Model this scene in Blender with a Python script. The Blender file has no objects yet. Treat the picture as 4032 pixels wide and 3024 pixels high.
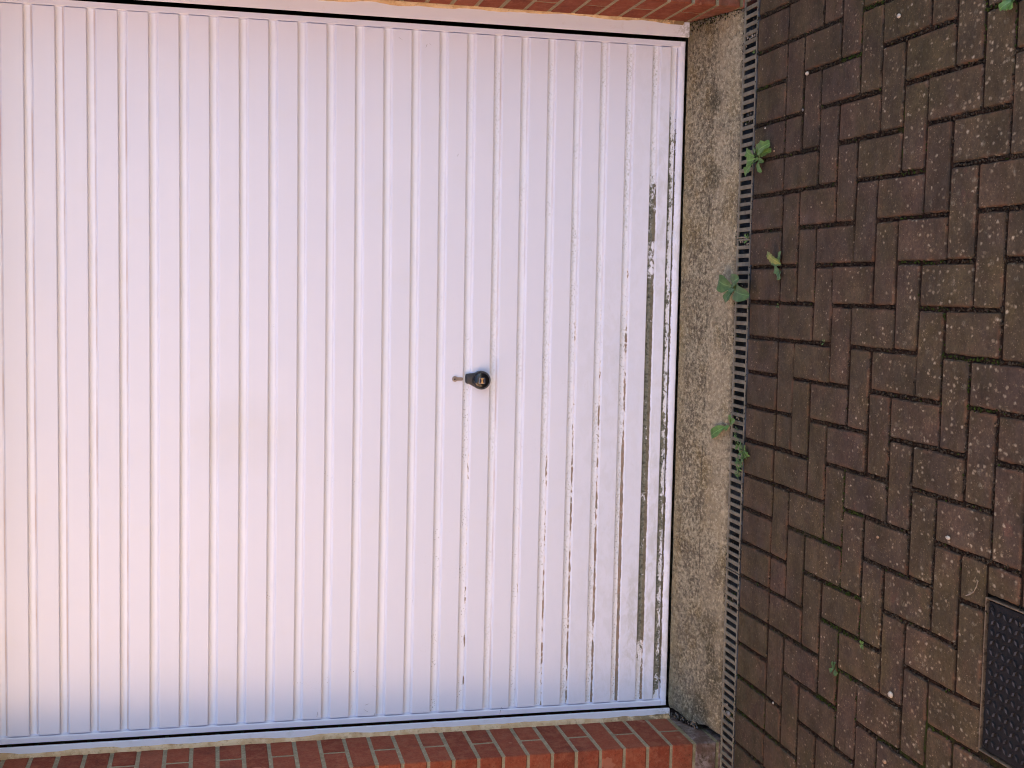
import bpy, bmesh, math, random
import numpy as np
from mathutils import Vector, Matrix, noise
random.seed(7)
SC = bpy.context.scene
COL = SC.collection
W = 2.130            # leaf width
P = 0.0842           # rib pitch
ZG = -0.089          # paving level
YW = -0.250          # outer wall face
XL, XR = -0.0375, 2.1885   # brick reveals
ZB = -0.0027         # bed joint under the lowest red course
G = 0.0752           # brick gauge

# ------------------------------------------------------------------ helpers
def obj(name, me, mat=None, parent=None):
    if isinstance(me, bmesh.types.BMesh):
        m = bpy.data.meshes.new(name); me.to_mesh(m); me.free(); me = m
    o = bpy.data.objects.new(name, me); COL.objects.link(o)
    if mat is not None and len(me.materials) == 0:
        for m in (mat if isinstance(mat, (list, tuple)) else [mat]): me.materials.append(m)
    if parent is not None: o.parent = parent
    return o

def thing(name, label, cat, loc=(0, 0, 0), group=None):
    o = bpy.data.objects.new(name, None); COL.objects.link(o)
    o.location = loc; o.empty_display_size = 0.05
    tag(o, label, cat, group); return o

def tag(o, label=None, cat=None, group=None, kind=None):
    if label: o['label'] = label
    if cat: o['category'] = cat
    if group: o['group'] = group
    if kind: o['kind'] = kind
    return o

def attach(child, parent):
    """parent a world-space mesh under an Empty that stands at its own place"""
    child.parent = parent
    child.matrix_parent_inverse = Matrix.Translation(parent.location).inverted()
    return child

def box(bm, x0, x1, y0, y1, z0, z1, bevel=0.0, seg=1):
    vs = [bm.verts.new((x, y, z)) for z in (z0, z1) for y in (y0, y1) for x in (x0, x1)]
    fs = [bm.faces.new([vs[i] for i in q]) for q in ((0,2,3,1),(4,5,7,6),(0,1,5,4),(2,6,7,3),(0,4,6,2),(1,3,7,5))]
    if bevel > 0:
        es = list({e for f in fs for e in f.edges})
        r = bmesh.ops.bevel(bm, geom=es, offset=bevel, segments=seg, affect='EDGES', clamp_overlap=True)
        return r['faces'] + [f for f in fs if f.is_valid]
    return fs

def lathe(bm, pts, n, c=(0,0,0), axis='-y'):
    """pts = (r, h): rings round the axis, h towards the viewer (-y) or up (+z)"""
    rings = []
    for r, h in pts:
        ring = []
        for i in range(n):
            a = 2*math.pi*i/n
            if axis == '-y': co = (c[0]+r*math.cos(a), c[1]-h, c[2]+r*math.sin(a))
            else: co = (c[0]+r*math.cos(a), c[1]+r*math.sin(a), c[2]+h)
            ring.append(bm.verts.new(co))
        rings.append(ring)
    for a, b in zip(rings, rings[1:]):
        for i in range(n):
            j = (i+1) % n
            try: bm.faces.new((a[i], a[j], b[j], b[i]))
            except ValueError: pass
    bm.faces.new(rings[-1])
    return rings

def _ico():
    bm = bmesh.new(); bmesh.ops.create_icosphere(bm, subdivisions=1, radius=1)
    v = np.array([x.co[:] for x in bm.verts]); bm.verts.index_update()
    f = np.array([[x.index for x in g.verts] for g in bm.faces]); bm.free(); return v, f
ICO_V, ICO_F = _ico()
def blobs(name, items, mats):
    """items: (centre, radius, (sx, sy, sz), material index) - lumpy grains as one mesh"""
    rs = np.random.RandomState(5); V = []; F = []; MI = []
    for k, (c, r, sc, mi) in enumerate(items):
        v = ICO_V*r*np.array(sc)*rs.uniform(.72, 1.3, ICO_V.shape)+np.array(c)
        V.append(v); F.append(ICO_F+k*len(ICO_V)); MI += [mi]*len(ICO_F)
    me = bpy.data.meshes.new(name); me.from_pydata(np.vstack(V).tolist(), [], np.vstack(F).tolist())
    o = obj(name, me, mats); me.polygons.foreach_set('material_index', MI); return o

# albedo trim per material
K = dict(block_paving=(.555, .525, .47), joint_soil=.50, soil=.85, moss=.62, weathered_concrete=(.72, .71, .65), red_brick=(.58, .54, .52), mortar=.88, cream_sealant=(.92, .80, .64),
         weathered_galvanised_steel=(.44, .43, .40), drain_channel_plastic=.6, leaf_green=.92, leaf_yellow_green=.9, leaf_dark_green=.88, cover_rubbery_iron=.26, rusted_tan_steel=.38, pale_pebble=.6, tan_pebble=.6, grey_pebble=.6, dry_straw=.6, pale_twig=.6)

# node helper ------------------------------------------------------
class N:
    def __init__(s, name):
        s.m = bpy.data.materials.new(name); s.m.use_nodes = True
        s.t = s.m.node_tree; s.b = s.t.nodes['Principled BSDF']; s.out = s.t.nodes['Material Output']
        s._tc = None
    def new(s, typ, **kw):
        n = s.t.nodes.new(typ)
        for k, v in kw.items(): setattr(n, k, v)
        return n
    def put(s, sock, v):
        if isinstance(v, bpy.types.NodeSocket): s.t.links.new(v, sock)
        elif isinstance(v, (tuple, list)) and len(v) == 3 and sock.type == 'RGBA': sock.default_value = (*v, 1)
        else: sock.default_value = v
    def tc(s):
        if s._tc is None: s._tc = s.new('ShaderNodeTexCoord').outputs['Object']
        return s._tc
    def map(s, scale=(1,1,1), loc=(0,0,0), rot=(0,0,0)):
        n = s.new('ShaderNodeMapping'); s.put(n.inputs['Vector'], s.tc())
        n.inputs['Scale'].default_value = scale; n.inputs['Location'].default_value = loc; n.inputs['Rotation'].default_value = rot
        return n.outputs[0]
    def noise(s, scale, detail=4, rough=.55, vec=None, col=False, dist=0):
        n = s.new('ShaderNodeTexNoise'); s.put(n.inputs['Vector'], vec if vec is not None else s.tc())
        n.inputs['Scale'].default_value = scale; n.inputs['Detail'].default_value = detail
        n.inputs['Roughness'].default_value = rough; n.inputs['Distortion'].default_value = dist
        return n.outputs['Color' if col else 'Fac']
    def voro(s, scale, vec=None, feature='F1', out='Distance', rnd=1):
        n = s.new('ShaderNodeTexVoronoi'); n.feature = feature; s.put(n.inputs['Vector'], vec if vec is not None else s.tc())
        n.inputs['Scale'].default_value = scale; n.inputs['Randomness'].default_value = rnd
        return n.outputs[out]
    def ramp(s, fac, *stops, interp='LINEAR'):
        n = s.new('ShaderNodeValToRGB'); s.put(n.inputs['Fac'], fac); cr = n.color_ramp; cr.interpolation = interp
        while len(cr.elements) < len(stops): cr.elements.new(.5)
        for e, (p, c) in zip(cr.elements, stops):
            e.position = p; e.color = (c, c, c, 1) if not isinstance(c, (tuple, list)) else (*c, 1)
        return n.outputs['Color']
    def mix(s, fac, a, b, mode='MIX'):
        n = s.new('ShaderNodeMix'); n.data_type = 'RGBA'; n.blend_type = mode
        s.put(n.inputs['Factor'], fac); s.put(n.inputs['A'], a) if 0 else None
        s.put(n.inputs[6], a); s.put(n.inputs[7], b); return n.outputs[2]
    def math(s, op, a, b=None, clamp=False):
        n = s.new('ShaderNodeMath'); n.operation = op; n.use_clamp = clamp
        s.put(n.inputs[0], a)
        if b is not None: s.put(n.inputs[1], b)
        return n.outputs[0]
    def step(s, v, lo, hi):
        n = s.new('ShaderNodeMapRange'); n.interpolation_type = 'SMOOTHSTEP'
        s.put(n.inputs['Value'], v); s.put(n.inputs['From Min'], lo); s.put(n.inputs['From Max'], hi)
        return n.outputs['Result']
    def attr(s, name, out='Fac'):
        return s.new('ShaderNodeAttribute', attribute_name=name).outputs[out]
    def xyz(s):
        n = s.new('ShaderNodeSeparateXYZ'); s.put(n.inputs[0], s.tc()); return n.outputs
    def bump(s, h, strength=.3, dist=.002, prev=None):
        n = s.new('ShaderNodeBump'); s.put(n.inputs['Height'], h); n.inputs['Strength'].default_value = strength
        n.inputs['Distance'].default_value = dist
        if prev is not None: s.put(n.inputs['Normal'], prev)
        return n.outputs[0]
    def done(s, color=None, rough=None, normal=None, metal=None, spec=None, **kw):
        k = K.get(s.m.name, 1)
        if k != 1 and color is not None: color = s.mix(1.0, color, (k, k, k) if not isinstance(k, tuple) else k, 'MULTIPLY')
        if color is not None: s.put(s.b.inputs['Base Color'], color)
        if rough is not None: s.put(s.b.inputs['Roughness'], rough)
        if normal is not None: s.put(s.b.inputs['Normal'], normal)
        if metal is not None: s.put(s.b.inputs['Metallic'], metal)
        if spec is not None: s.put(s.b.inputs['Specular IOR Level'], spec)
        for k, v in kw.items(): s.put(s.b.inputs[k], v)
        return s.m

def set_attr(me, name, vals):
    a = me.attributes.new(name, 'FLOAT', 'POINT'); a.data.foreach_set('value', np.asarray(vals, dtype=np.float32).ravel())

# ------------------------------------------------------------------ materials
def mat_door():
    n = N('white_door_paint')
    crease, floor, alg, flk, grime, slot = (n.attr(k) for k in ('crease', 'floor', 'alg', 'flake', 'grime', 'slot'))
    mv = n.map((1, 1, 1))
    base = n.mix(n.step(n.noise(3.0, 2), .3, .75), (.695, .720, .86), (.675, .705, .85))
    base = n.mix(n.math('MULTIPLY', n.step(n.noise(9, 5, .6), .5, .8), .18), base, (.70, .68, .68))
    # thin film of dust and damp on the groove floors
    fl = n.math('MULTIPLY', floor, n.step(n.noise(16, 6, .7, n.map((1, 1, 2.5))), .34, .75))
    base = n.mix(n.math('MULTIPLY', fl, .24), base, (.52, .53, .52))
    base = n.mix(n.math('MULTIPLY', floor, .55), base, (.80, .83, .90))  # groove floors then mixed paler and bluer than the panels
    # grey grime and chalky patches on the lowest panels
    gn = n.noise(22, 7, .72, n.map((.7, 1, 1.3)), dist=.4)
    gm = n.math('MULTIPLY', grime, n.step(gn, .40, .62))
    base = n.mix(n.math('MULTIPLY', gm, .48), base, (.40, .41, .38))
    # little dark specks near the groove edges
    sp = n.step(n.voro(170, n.map((1, .3, 1))), .26, .16)
    sp = n.math('MULTIPLY', sp, n.step(n.math('ADD', n.math('MULTIPLY', flk, .45), n.noise(11, 3)), .74, .86))
    base = n.mix(n.math('MULTIPLY', n.math('MULTIPLY', sp, n.math('ADD', floor, .12)), .7), base, (.13, .12, .11))
    lowz = n.step(n.xyz()[2], 1.0, .12)
    s4 = n.math('MULTIPLY', n.math('MULTIPLY', n.step(n.noise(1, 6, .8, n.map((130, 60, 190))), .50, .60), floor), n.math('MULTIPLY', lowz, n.step(n.noise(1, 3, .6, n.map((5, 2, 9))), .38, .62)))
    base = n.mix(n.math('MULTIPLY', s4, .62), base, (.33, .34, .30))
    bd = n.new('ShaderNodeVectorMath', operation='DISTANCE'); n.put(bd.inputs[0], n.map((1.0, 0, .75))); bd.inputs[1].default_value = (.90, 0, 1.36*.75)
    bl = n.math('MULTIPLY', n.step(n.math('ADD', bd.outputs['Value'], n.math('MULTIPLY', n.math('SUBTRACT', n.noise(14, 5, .6), .5), .10)), .16, .05), .10)
    base = n.mix(bl, base, (.52, .46, .36))
    # flaking paint along the lower crease of each groove: metal and rust show
    fn = n.noise(1, 8, .72, n.map((42, 30, 120)), dist=.3)
    gate = n.noise(1, 3, .5, n.map((7, 3, 12.0)))
    val = n.math('ADD', n.math('MULTIPLY', fn, .62), n.math('MULTIPLY', gate, .62))
    thr = n.math('SUBTRACT', 1.06, n.math('MULTIPLY', n.math('MULTIPLY', flk, crease), .62))
    fm = n.step(val, thr, n.math('ADD', thr, .03))
    halo = n.step(val, n.math('SUBTRACT', thr, .05), thr)
    base = n.mix(n.math('MULTIPLY', halo, n.math('MULTIPLY', crease, .8)), base, (.86, .84, .86))
    fc = n.ramp(n.noise(60, 5, .7), (.32, (.10, .09, .075)), (.46, (.22, .20, .165)), (.56, (.20, .125, .085)), (.66, (.36, .34, .30)))
    base = n.mix(fm, base, fc)
    # thin brown line of old dirt sitting in the crease
    base = n.mix(n.math('MULTIPLY', n.math('MULTIPLY', slot, n.step(n.noise(5, 4, .6, n.map((1, 1, 6))), .25, .7)), .75), base, (.42, .27, .20))
    # algae
    an = n.noise(1, 7, .68, n.map((60, 50, 105)), dist=.6)
    av = n.math('ADD', n.math('MULTIPLY', an, .8), n.math('MULTIPLY', n.noise(14, 4, .6), .35))
    at = n.math('SUBTRACT', .98, n.math('MULTIPLY', alg, .50))
    am = n.step(av, at, n.math('ADD', at, .07))
    ac = n.ramp(n.noise(75, 6, .85, dist=.4), (.32, (.02, .022, .018)), (.44, (.09, .095, .078)), (.55, (.22, .23, .195)), (.64, (.16, .145, .08)), (.75, (.52, .52, .48)))
    base = n.mix(am, base, ac)
    base = n.mix(n.math('MULTIPLY', n.math('MULTIPLY', am, crease), .6), base, (.15, .115, .07))
    drt = n.math('MAXIMUM', am, fm)
    rough = n.mix(drt, (.44, .44, .44), (.9, .9, .9))
    bp = n.bump(n.math('MULTIPLY', n.noise(700, 2), 1), .03, .0004)
    bp = n.bump(n.noise(6.5, 2, .4, n.map((1, 1, .7))), .12, .004, bp)
    bp = n.bump(n.math('MULTIPLY', drt, n.noise(300, 5, .7)), .7, .0016, bp)
    return n.done(base, rough, bp, spec=.38)

def mat_frame():
    n = N('white_frame_paint')
    b = n.mix(n.step(n.noise(4, 3), .3, .7), (.73, .745, .85), (.705, .725, .83))
    b = n.mix(n.math('MULTIPLY', n.step(n.noise(30, 7, .7), .56, .74), .25), b, (.50, .46, .42))
    sc = n.step(n.noise(1, 3, .5, n.map((160, 20, 24), rot=(0, .6, 0))), .74, .78)
    b = n.mix(n.math('MULTIPLY', sc, .6), b, (.28, .26, .26))
    z = n.xyz()[2]
    lowd = n.math('MULTIPLY', n.step(z, .06, -.02), n.step(n.noise(90, 5, .7), .45, .6))
    b = n.mix(n.math('MULTIPLY', lowd, .6), b, (.22, .21, .17))
    return n.done(b, .36, n.bump(n.noise(500, 3), .05, .0005), spec=.45)

def mat_brick():
    n = N('red_brick')
    rnd = n.attr('rnd'); grey = n.attr('grey')
    c = n.ramp(rnd, (0, (.25, .060, .032)), (.3, (.31, .078, .042)), (.55, (.36, .098, .052)), (.8, (.28, .070, .042)), (1, (.40, .13, .075)))
    c = n.mix(n.math('MULTIPLY', n.step(n.noise(28, 5, .65), .42, .66), .5), c, (.42, .17, .10))
    c = n.mix(n.math('MULTIPLY', n.step(n.noise(150, 5, .8), .53, .62), .45), c, (.12, .040, .028))
    c = n.mix(n.math('MULTIPLY', n.step(n.noise(150, 5, .8), .45, .36), .35), c, (.50, .24, .16))
    c = n.mix(n.math('MULTIPLY', n.step(n.noise(11, 4, .6), .52, .75), .45), c, (.13, .038, .028))
    c = n.mix(n.math('MULTIPLY', n.step(n.voro(240), .22, .12), n.step(n.noise(70, 3), .5, .6)), c, (.045, .022, .018))
    chip = n.step(n.noise(13, 3, .5, n.map((1, 1, 1), (3, 1, 5))), .70, .72)
    c = n.mix(n.math('MULTIPLY', chip, .7), c, (.48, .22, .15))
    gc = n.mix(n.step(n.noise(20, 6, .65), .42, .62), (.16, .105, .095), (.34, .30, .31))
    gc = n.mix(n.step(n.noise(55, 6, .7), .52, .68), gc, (.09, .065, .05))
    c = n.mix(grey, c, gc)
    # soil splash near the ground
    z = n.xyz()[2]
    low = n.math('MULTIPLY', n.step(z, .10, -.07), n.step(n.noise(24, 6, .7), .38, .62))
    c = n.mix(n.math('MULTIPLY', low, .6), c, (.085, .07, .04))
    bp = n.bump(n.noise(330, 5, .7), .5, .0012)
    bp = n.bump(n.noise(60, 4, .6), .4, .003, bp)
    return n.done(c, .9, bp, spec=.2)

def mat_mortar(tint=(.30, .265, .185)):
    n = N('mortar')
    t = tint
    c = n.mix(n.step(n.noise(50, 6, .7), .35, .68), tuple(v*.72 for v in t), t)
    c = n.mix(n.step(n.noise(170, 4, .7), .55, .7), c, tuple(min(1, v*1.35) for v in t))
    c = n.mix(n.math('MULTIPLY', n.step(n.noise(9, 4, .6), .55, .7), .4), c, (.14, .13, .085))
    z = n.xyz()[2]
    low = n.math('MULTIPLY', n.step(z, .12, -.05), n.step(n.noise(26, 6, .7), .35, .6))
    c = n.mix(n.math('MULTIPLY', low, .75), c, (.09, .085, .04))
    return n.done(c, .95, n.bump(n.noise(350, 5, .75), .7, .0015), spec=.15)

def mat_sealant():
    n = N('cream_sealant')
    c = n.mix(n.step(n.noise(26, 5, .6), .35, .65), (.52, .40, .27), (.66, .58, .47))
    z = n.xyz()[2]
    c = n.mix(n.math('MULTIPLY', n.step(n.noise(70, 5, .7), .52, .66), .6), c, (.28, .21, .13))
    low = n.math('MULTIPLY', n.step(z, .35, .02), n.step(n.noise(40, 5, .7), .36, .55))
    c = n.mix(n.math('MULTIPLY', low, .8), c, (.11, .085, .05))
    return n.done(c, .7, n.bump(n.noise(160, 4, .6), .5, .002), spec=.25)

def mat_concrete():
    n = N('weathered_concrete')
    c = n.ramp(n.noise(7, 6, .62), (.3, (.20, .170, .125)), (.5, (.28, .245, .185)), (.7, (.36, .315, .235)))
    # ochre and olive staining
    c = n.mix(n.math('MULTIPLY', n.step(n.noise(5.5, 5, .65, n.map((1, 1.6, 1), (4, 2, 0))), .46, .62), .75), c, (.19, .14, .065))
    c = n.mix(n.math('MULTIPLY', n.step(n.noise(9, 5, .65, n.map((1, 1.6, 1), (9, 5, 0))), .50, .64), .65), c, (.13, .108, .085))
    # coarse exposed aggregate
    g = n.noise(92, 6, .84)
    c = n.mix(n.math('MULTIPLY', n.step(g, .520, .585), .85), c, (.085, .07, .055))
    c = n.mix(n.math('MULTIPLY', n.step(g, .475, .42), .85), c, (.52, .46, .35))
    # pits
    wv = n.new('ShaderNodeVectorMath', operation='ADD'); n.put(wv.inputs[0], n.tc())
    sc_ = n.new('ShaderNodeVectorMath', operation='SCALE'); n.put(sc_.inputs[0], n.noise(120, 3, col=True)); sc_.inputs['Scale'].default_value = .014
    n.put(wv.inputs[1], sc_.outputs[0])
    v = n.voro(62, wv.outputs[0])
    pit = n.math('MULTIPLY', n.step(v, .36, .22), n.step(n.noise(11, 4, .6), .34, .50))
    c = n.mix(n.math('MULTIPLY', pit, .55), c, (.10, .078, .052))
    # paler trowelled margin toward the drain, worn line and darker band behind
    y = n.xyz()[1]; x = n.xyz()[0]
    band = n.math('MULTIPLY', n.step(y, -.12, -.16), n.step(n.noise(6, 3), .35, .6))
    c = n.mix(n.math('MULTIPLY', band, .38), c, (.47, .40, .30))
    crack = n.step(n.math('ABSOLUTE', n.math('ADD', n.math('ADD', y, .123), n.math('MULTIPLY', n.math('SUBTRACT', n.noise(3, 3), .5), .02))), .0032, .0012)
    crack = n.math('MULTIPLY', crack, n.step(n.noise(8, 4), .5, .62))
    c = n.mix(n.math('MULTIPLY', crack, .7), c, (.06, .05, .04))
    edge = n.math('MULTIPLY', n.step(y, -.226, -.240), n.step(n.noise(38, 4, .7), .40, .6))
    c = n.mix(n.math('MULTIPLY', edge, .7), c, (.10, .085, .065))
    # darker greyer left end by the brick jamb, soil in the right-hand corner
    le = n.math('MULTIPLY', n.step(x, .75, .1), n.step(n.noise(17, 6, .7), .3, .75))
    c = n.mix(n.math('MULTIPLY', le, .5), c, (.17, .15, .135))
    rc = n.math('MULTIPLY', n.step(n.math('ADD', x, n.math('MULTIPLY', y, .9)), 2.02, 2.17), n.step(n.noise(30, 5, .7), .3, .55))
    c = n.mix(n.math('MULTIPLY', rc, .85), c, (.045, .035, .025))
    for (mx, my, mr) in ((.30, -.175, .085), (.215, -.19, .055), (.14, -.205, .075), (.05, -.15, .07), (1.70, -.14, .06), (1.93, -.13, .05)):
        d = n.new('ShaderNodeVectorMath', operation='DISTANCE'); n.put(d.inputs[0], n.map((1, 1.3, 0))); d.inputs[1].default_value = (mx, my*1.3, 0)
        k = n.math('MULTIPLY', n.step(n.math('ADD', d.outputs['Value'], n.math('MULTIPLY', n.math('SUBTRACT', n.noise(36, 5, .75), .5), .10)), mr, mr*.3), n.step(n.noise(130, 4, .7), .38, .55))
        c = n.mix(n.math('MULTIPLY', k, .8), c, (.065, .055, .035))
    sil = n.math('MULTIPLY', n.step(y, -.045, -.012), n.step(n.noise(14, 4), .3, .6))
    c = n.mix(n.math('MULTIPLY', sil, .35), c, (.40, .33, .20))
    h = n.math('ADD', n.math('MULTIPLY', g, -.6), n.math('MULTIPLY', pit, -.9))
    bp = n.bump(h, .75, .003)
    bp = n.bump(n.noise(28, 4, .6), .5, .006, bp)
    return n.done(c, .92, bp, spec=.2)

def mat_paver():
    n = N('block_paving')
    rnd = n.attr('rnd'); r2 = n.attr('rnd2')
    c = n.ramp(rnd, (0, (.076, .051, .034)), (.22, (.086, .056, .038)), (.45, (.078, .051, .040)), (.65, (.096, .060, .044)), (.85, (.084, .059, .034)), (1, (.112, .066, .050)))
    # olive algae film and purple-grey bare patches
    c = n.mix(n.math('MULTIPLY', n.step(n.noise(6, 5, .6), .44, .66), .65), c, (.072, .056, .020))
    c = n.mix(n.math('MULTIPLY', n.step(n.noise(12, 5, .65, n.map((1, 1, 1), (5, 8, 0))), .52, .70), .5), c, (.100, .070, .066))
    c = n.mix(n.math('MULTIPLY', n.step(n.noise(15, 5, .6, n.map((1, 1, 1), (1, 3, 0))), .60, .70), n.math('MULTIPLY', r2, .75)), c, (.14, .068, .052))
    c = n.mix(n.math('MULTIPLY', n.step(n.noise(2.3, 4, .6, n.map((1, 1, 1), (3, 3, 0))), .46, .62), .45), c, (.092, .072, .030))
    g = n.noise(120, 6, .85)
    c = n.mix(n.math('MULTIPLY', n.step(g, .50, .62), .62), c, (.026, .018, .011))
    c = n.mix(n.math('MULTIPLY', n.step(g, .45, .33), .7), c, (.22, .155, .11))
    # pale lichen / mineral specks, bigger and thicker away from the garage
    y = n.xyz()[1]
    far = n.step(y, -.45, -1.5)
    wv = n.new('ShaderNodeVectorMath', operation='ADD'); n.put(wv.inputs[0], n.map((1, .72, 1), rot=(0, 0, .15)))
    s2 = n.new('ShaderNodeVectorMath', operation='SCALE'); n.put(s2.inputs[0], n.noise(90, 3, col=True)); s2.inputs['Scale'].default_value = .010
    n.put(wv.inputs[1], s2.outputs[0])
    nd = n.noise(21, 3, .6)
    v1 = n.voro(70, wv.outputs[0]); v1c = n.new('ShaderNodeSeparateColor'); n.put(v1c.inputs[0], n.voro(70, wv.outputs[0], out='Color'))
    s1 = n.math('MULTIPLY', n.step(v1, n.math('ADD', .20, n.math('MULTIPLY', far, .16)), .06), n.step(n.math('ADD', n.math('ADD', nd, n.math('MULTIPLY', v1c.outputs[0], .45)), n.math('MULTIPLY', far, .16)), .74, .82))
    c = n.mix(n.math('MULTIPLY', s1, .78), c, n.mix(v1c.outputs[1], (.32, .25, .18), (.58, .51, .42)))
    v2 = n.voro(190, wv.outputs[0]); v2c = n.new('ShaderNodeSeparateColor'); n.put(v2c.inputs[0], n.voro(190, wv.outputs[0], out='Color'))
    sp2 = n.math('MULTIPLY', n.step(v2, .24, .12), n.step(v2c.outputs[0], .48, .56))
    c = n.mix(n.math('MULTIPLY', sp2, .75), c, (.34, .26, .19))
    v3 = n.voro(38, wv.outputs[0]); v3c = n.new('ShaderNodeSeparateColor'); n.put(v3c.inputs[0], n.voro(38, wv.outputs[0], out='Color'))
    sp3 = n.math('MULTIPLY', n.step(v3, .30, .15), n.math('MULTIPLY', n.step(v3c.outputs[0], .60, .66), n.step(n.math('ADD', y, n.math('MULTIPLY', nd, .4)), -.55, -1.15)))
    sp3 = n.math('MULTIPLY', sp3, n.step(n.noise(160, 5, .8), .42, .6))
    c = n.mix(n.math('MULTIPLY', sp3, .7), c, (.26, .24, .20))
    c = n.mix(1.0, c, n.ramp(n.noise(10, 5, .68, n.map((1, 1, 1), (8, 3, 0))), (.30, .62), (.5, 1.0), (.68, 1.5)), 'MULTIPLY')
    ed = n.attr('edge')
    em = n.math('MULTIPLY', n.step(ed, .1, .8), n.step(n.noise(13, 5, .7, n.map((1, 1, 1), (7, 1, 0))), .47, .60))
    c = n.mix(n.math('MULTIPLY', em, .6), c, (.20, .095, .055))
    em2 = n.math('MULTIPLY', n.step(ed, .3, 1.0), n.step(n.noise(19, 5, .7, n.map((1, 1, 1), (2, 6, 0))), .42, .56))
    c = n.mix(n.math('MULTIPLY', em2, .7), c, (.028, .018, .012))
    # mossy green toward the lower left corner
    x = n.xyz()[0]
    gr = n.math('MULTIPLY', n.step(n.math('SUBTRACT', x, n.math('MULTIPLY', y, .25)), .55, .05), n.step(n.noise(10, 5, .65), .42, .62))
    c = n.mix(n.math('MULTIPLY', gr, .55), c, (.034, .042, .012))
    hh = n.math('ADD', n.math('MULTIPLY', g, -.5), n.math('MULTIPLY', s1, .35))
    bp = n.bump(hh, .6, .0022)
    bp = n.bump(n.noise(26, 4, .6), .35, .004, bp)
    rough = n.mix(n.step(n.noise(18, 4), .4, .6), (.72, .72, .72), (.9, .9, .9))
    return n.done(c, rough, bp, spec=.3)

def mat_joint():
    n = N('joint_soil')
    c = n.ramp(n.noise(60, 6, .75), (.3, (.014, .008, .006)), (.5, (.040, .022, .015)), (.7, (.095, .055, .036)))
    y = n.xyz()[1]; x = n.xyz()[0]
    mo = n.math('ADD', n.noise(3.2, 4, .6), n.math('MULTIPLY', n.step(x, 1.2, .2), .10))
    c = n.mix(n.math('MULTIPLY', n.step(mo, .60, .68), n.step(n.noise(90, 4, .7), .35, .6)), c, (.045, .065, .012))
    return n.done(c, 1.0, n.bump(n.noise(220, 6, .8), 1, .004), spec=.1)

def mat_simple(name, col, rough=.6, metal=0, var=.25, scale=40, bump=.2, spec=.4, dark=None, dscale=60, dlo=.5, dhi=.65, dfac=.7):
    n = N(name)
    c = n.mix(n.step(n.noise(scale, 5, .65), .35, .65), tuple(v*(1-var) for v in col), tuple(min(1, v*(1+var)) for v in col))
    if dark: c = n.mix(n.math('MULTIPLY', n.step(n.noise(dscale, 5, .7), dlo, dhi), dfac), c, dark)
    return n.done(c, rough, n.bump(n.noise(scale*5, 4, .7), bump, .001), metal=metal, spec=spec)

def mat_leaf(name, c1, c2, spots=None):
    n = N(name)
    u = n.attr('mid')
    c = n.mix(n.step(n.noise(45, 4, .6), .35, .7), c1, c2)
    c = n.mix(n.math('MULTIPLY', n.step(u, .10, .02), .55), c, tuple(min(1, v*1.9+.02) for v in c2))
    if spots: c = n.mix(n.step(n.noise(120, 3, .6), .60, .68), c, spots)
    m = n.done(c, .48, n.bump(n.noise(90, 3), .35, .002), spec=.4)
    return m

M = dict(door=mat_door(), frame=mat_frame(), brick=mat_brick(), mortar=mat_mortar(), sealant=mat_sealant(),
         concrete=mat_concrete(), paver=mat_paver(), joint=mat_joint())
M['dark'] = mat_simple('dark_interior', (.015, .014, .015), .95, spec=.05)
M['soil'] = mat_simple('soil', (.03, .023, .016), 1, var=.5, scale=70, bump=1, spec=.1, dark=(.075, .06, .045), dscale=140)
M['grate'] = mat_simple('weathered_galvanised_steel', (.34, .31, .25), .62, metal=.15, var=.22, scale=30, bump=.5, dark=(.11, .085, .055), dscale=45, dlo=.52, dhi=.70, dfac=.6)
M['channel'] = mat_simple('drain_channel_plastic', (.085, .10, .12), .6, var=.35, scale=24, dark=(.018, .018, .015), dscale=18, dlo=.42, dhi=.6, dfac=.9)
M['blackplastic'] = mat_simple('glossy_black_plastic', (.008, .008, .010), .13, var=.1, bump=.01, spec=.55)
M['mattblack'] = mat_simple('matt_black_plastic', (.022, .022, .026), .42, var=.3, scale=90, bump=.1, spec=.4)
M['nickel'] = mat_simple('worn_nickel', (.34, .29, .27), .38, metal=.75, var=.15, scale=120, bump=.1)
M['hole'] = mat_simple('keyway_black', (.004, .004, .004), .8, spec=.1)
M['silver'] = mat_simple('badge_silver', (.30, .30, .34), .35, metal=.6, var=.1)
M['navy'] = mat_simple('badge_navy', (.018, .022, .05), .3, var=.1)
M['gold'] = mat_simple('badge_gold', (.62, .36, .13), .35, metal=.35, var=.12)
M['cover'] = mat_simple('cover_rubbery_iron', (.017, .018, .024), .66, metal=0, var=.35, scale=26, bump=.6, spec=.2, dark=(.045, .046, .052), dscale=34, dlo=.5, dhi=.68, dfac=.55)
M['brass'] = mat_simple('rusted_tan_steel', (.27, .20, .14), .6, metal=.2, var=.3, scale=60, bump=.4, dark=(.07, .045, .03), dscale=70, dlo=.54, dhi=.64, dfac=.9)
M['moss'] = mat_simple('moss', (.035, .055, .010), 1, var=.5, scale=160, bump=.9, spec=.1, dark=(.015, .014, .008), dscale=120)
M['straw'] = mat_simple('dry_straw', (.36, .29, .19), .8, var=.25, scale=60, spec=.2)
M['twig'] = mat_simple('pale_twig', (.40, .33, .27), .8, var=.2, scale=60, spec=.2)
M['stone_white'] = mat_simple('pale_pebble', (.55, .49, .42), .7, var=.2, scale=60, spec=.3)
M['stone_tan'] = mat_simple('tan_pebble', (.42, .26, .16), .7, var=.25, scale=60, spec=.3)
M['stone_grey'] = mat_simple('grey_pebble', (.20, .18, .17), .7, var=.25, scale=60, spec=.3)
M['render'] = mat_simple('warm_bounce_render', (.82, .53, .32), .9, var=.12, scale=2, spec=.1)  # warm wall colour for the added light-bouncing blocks
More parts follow.
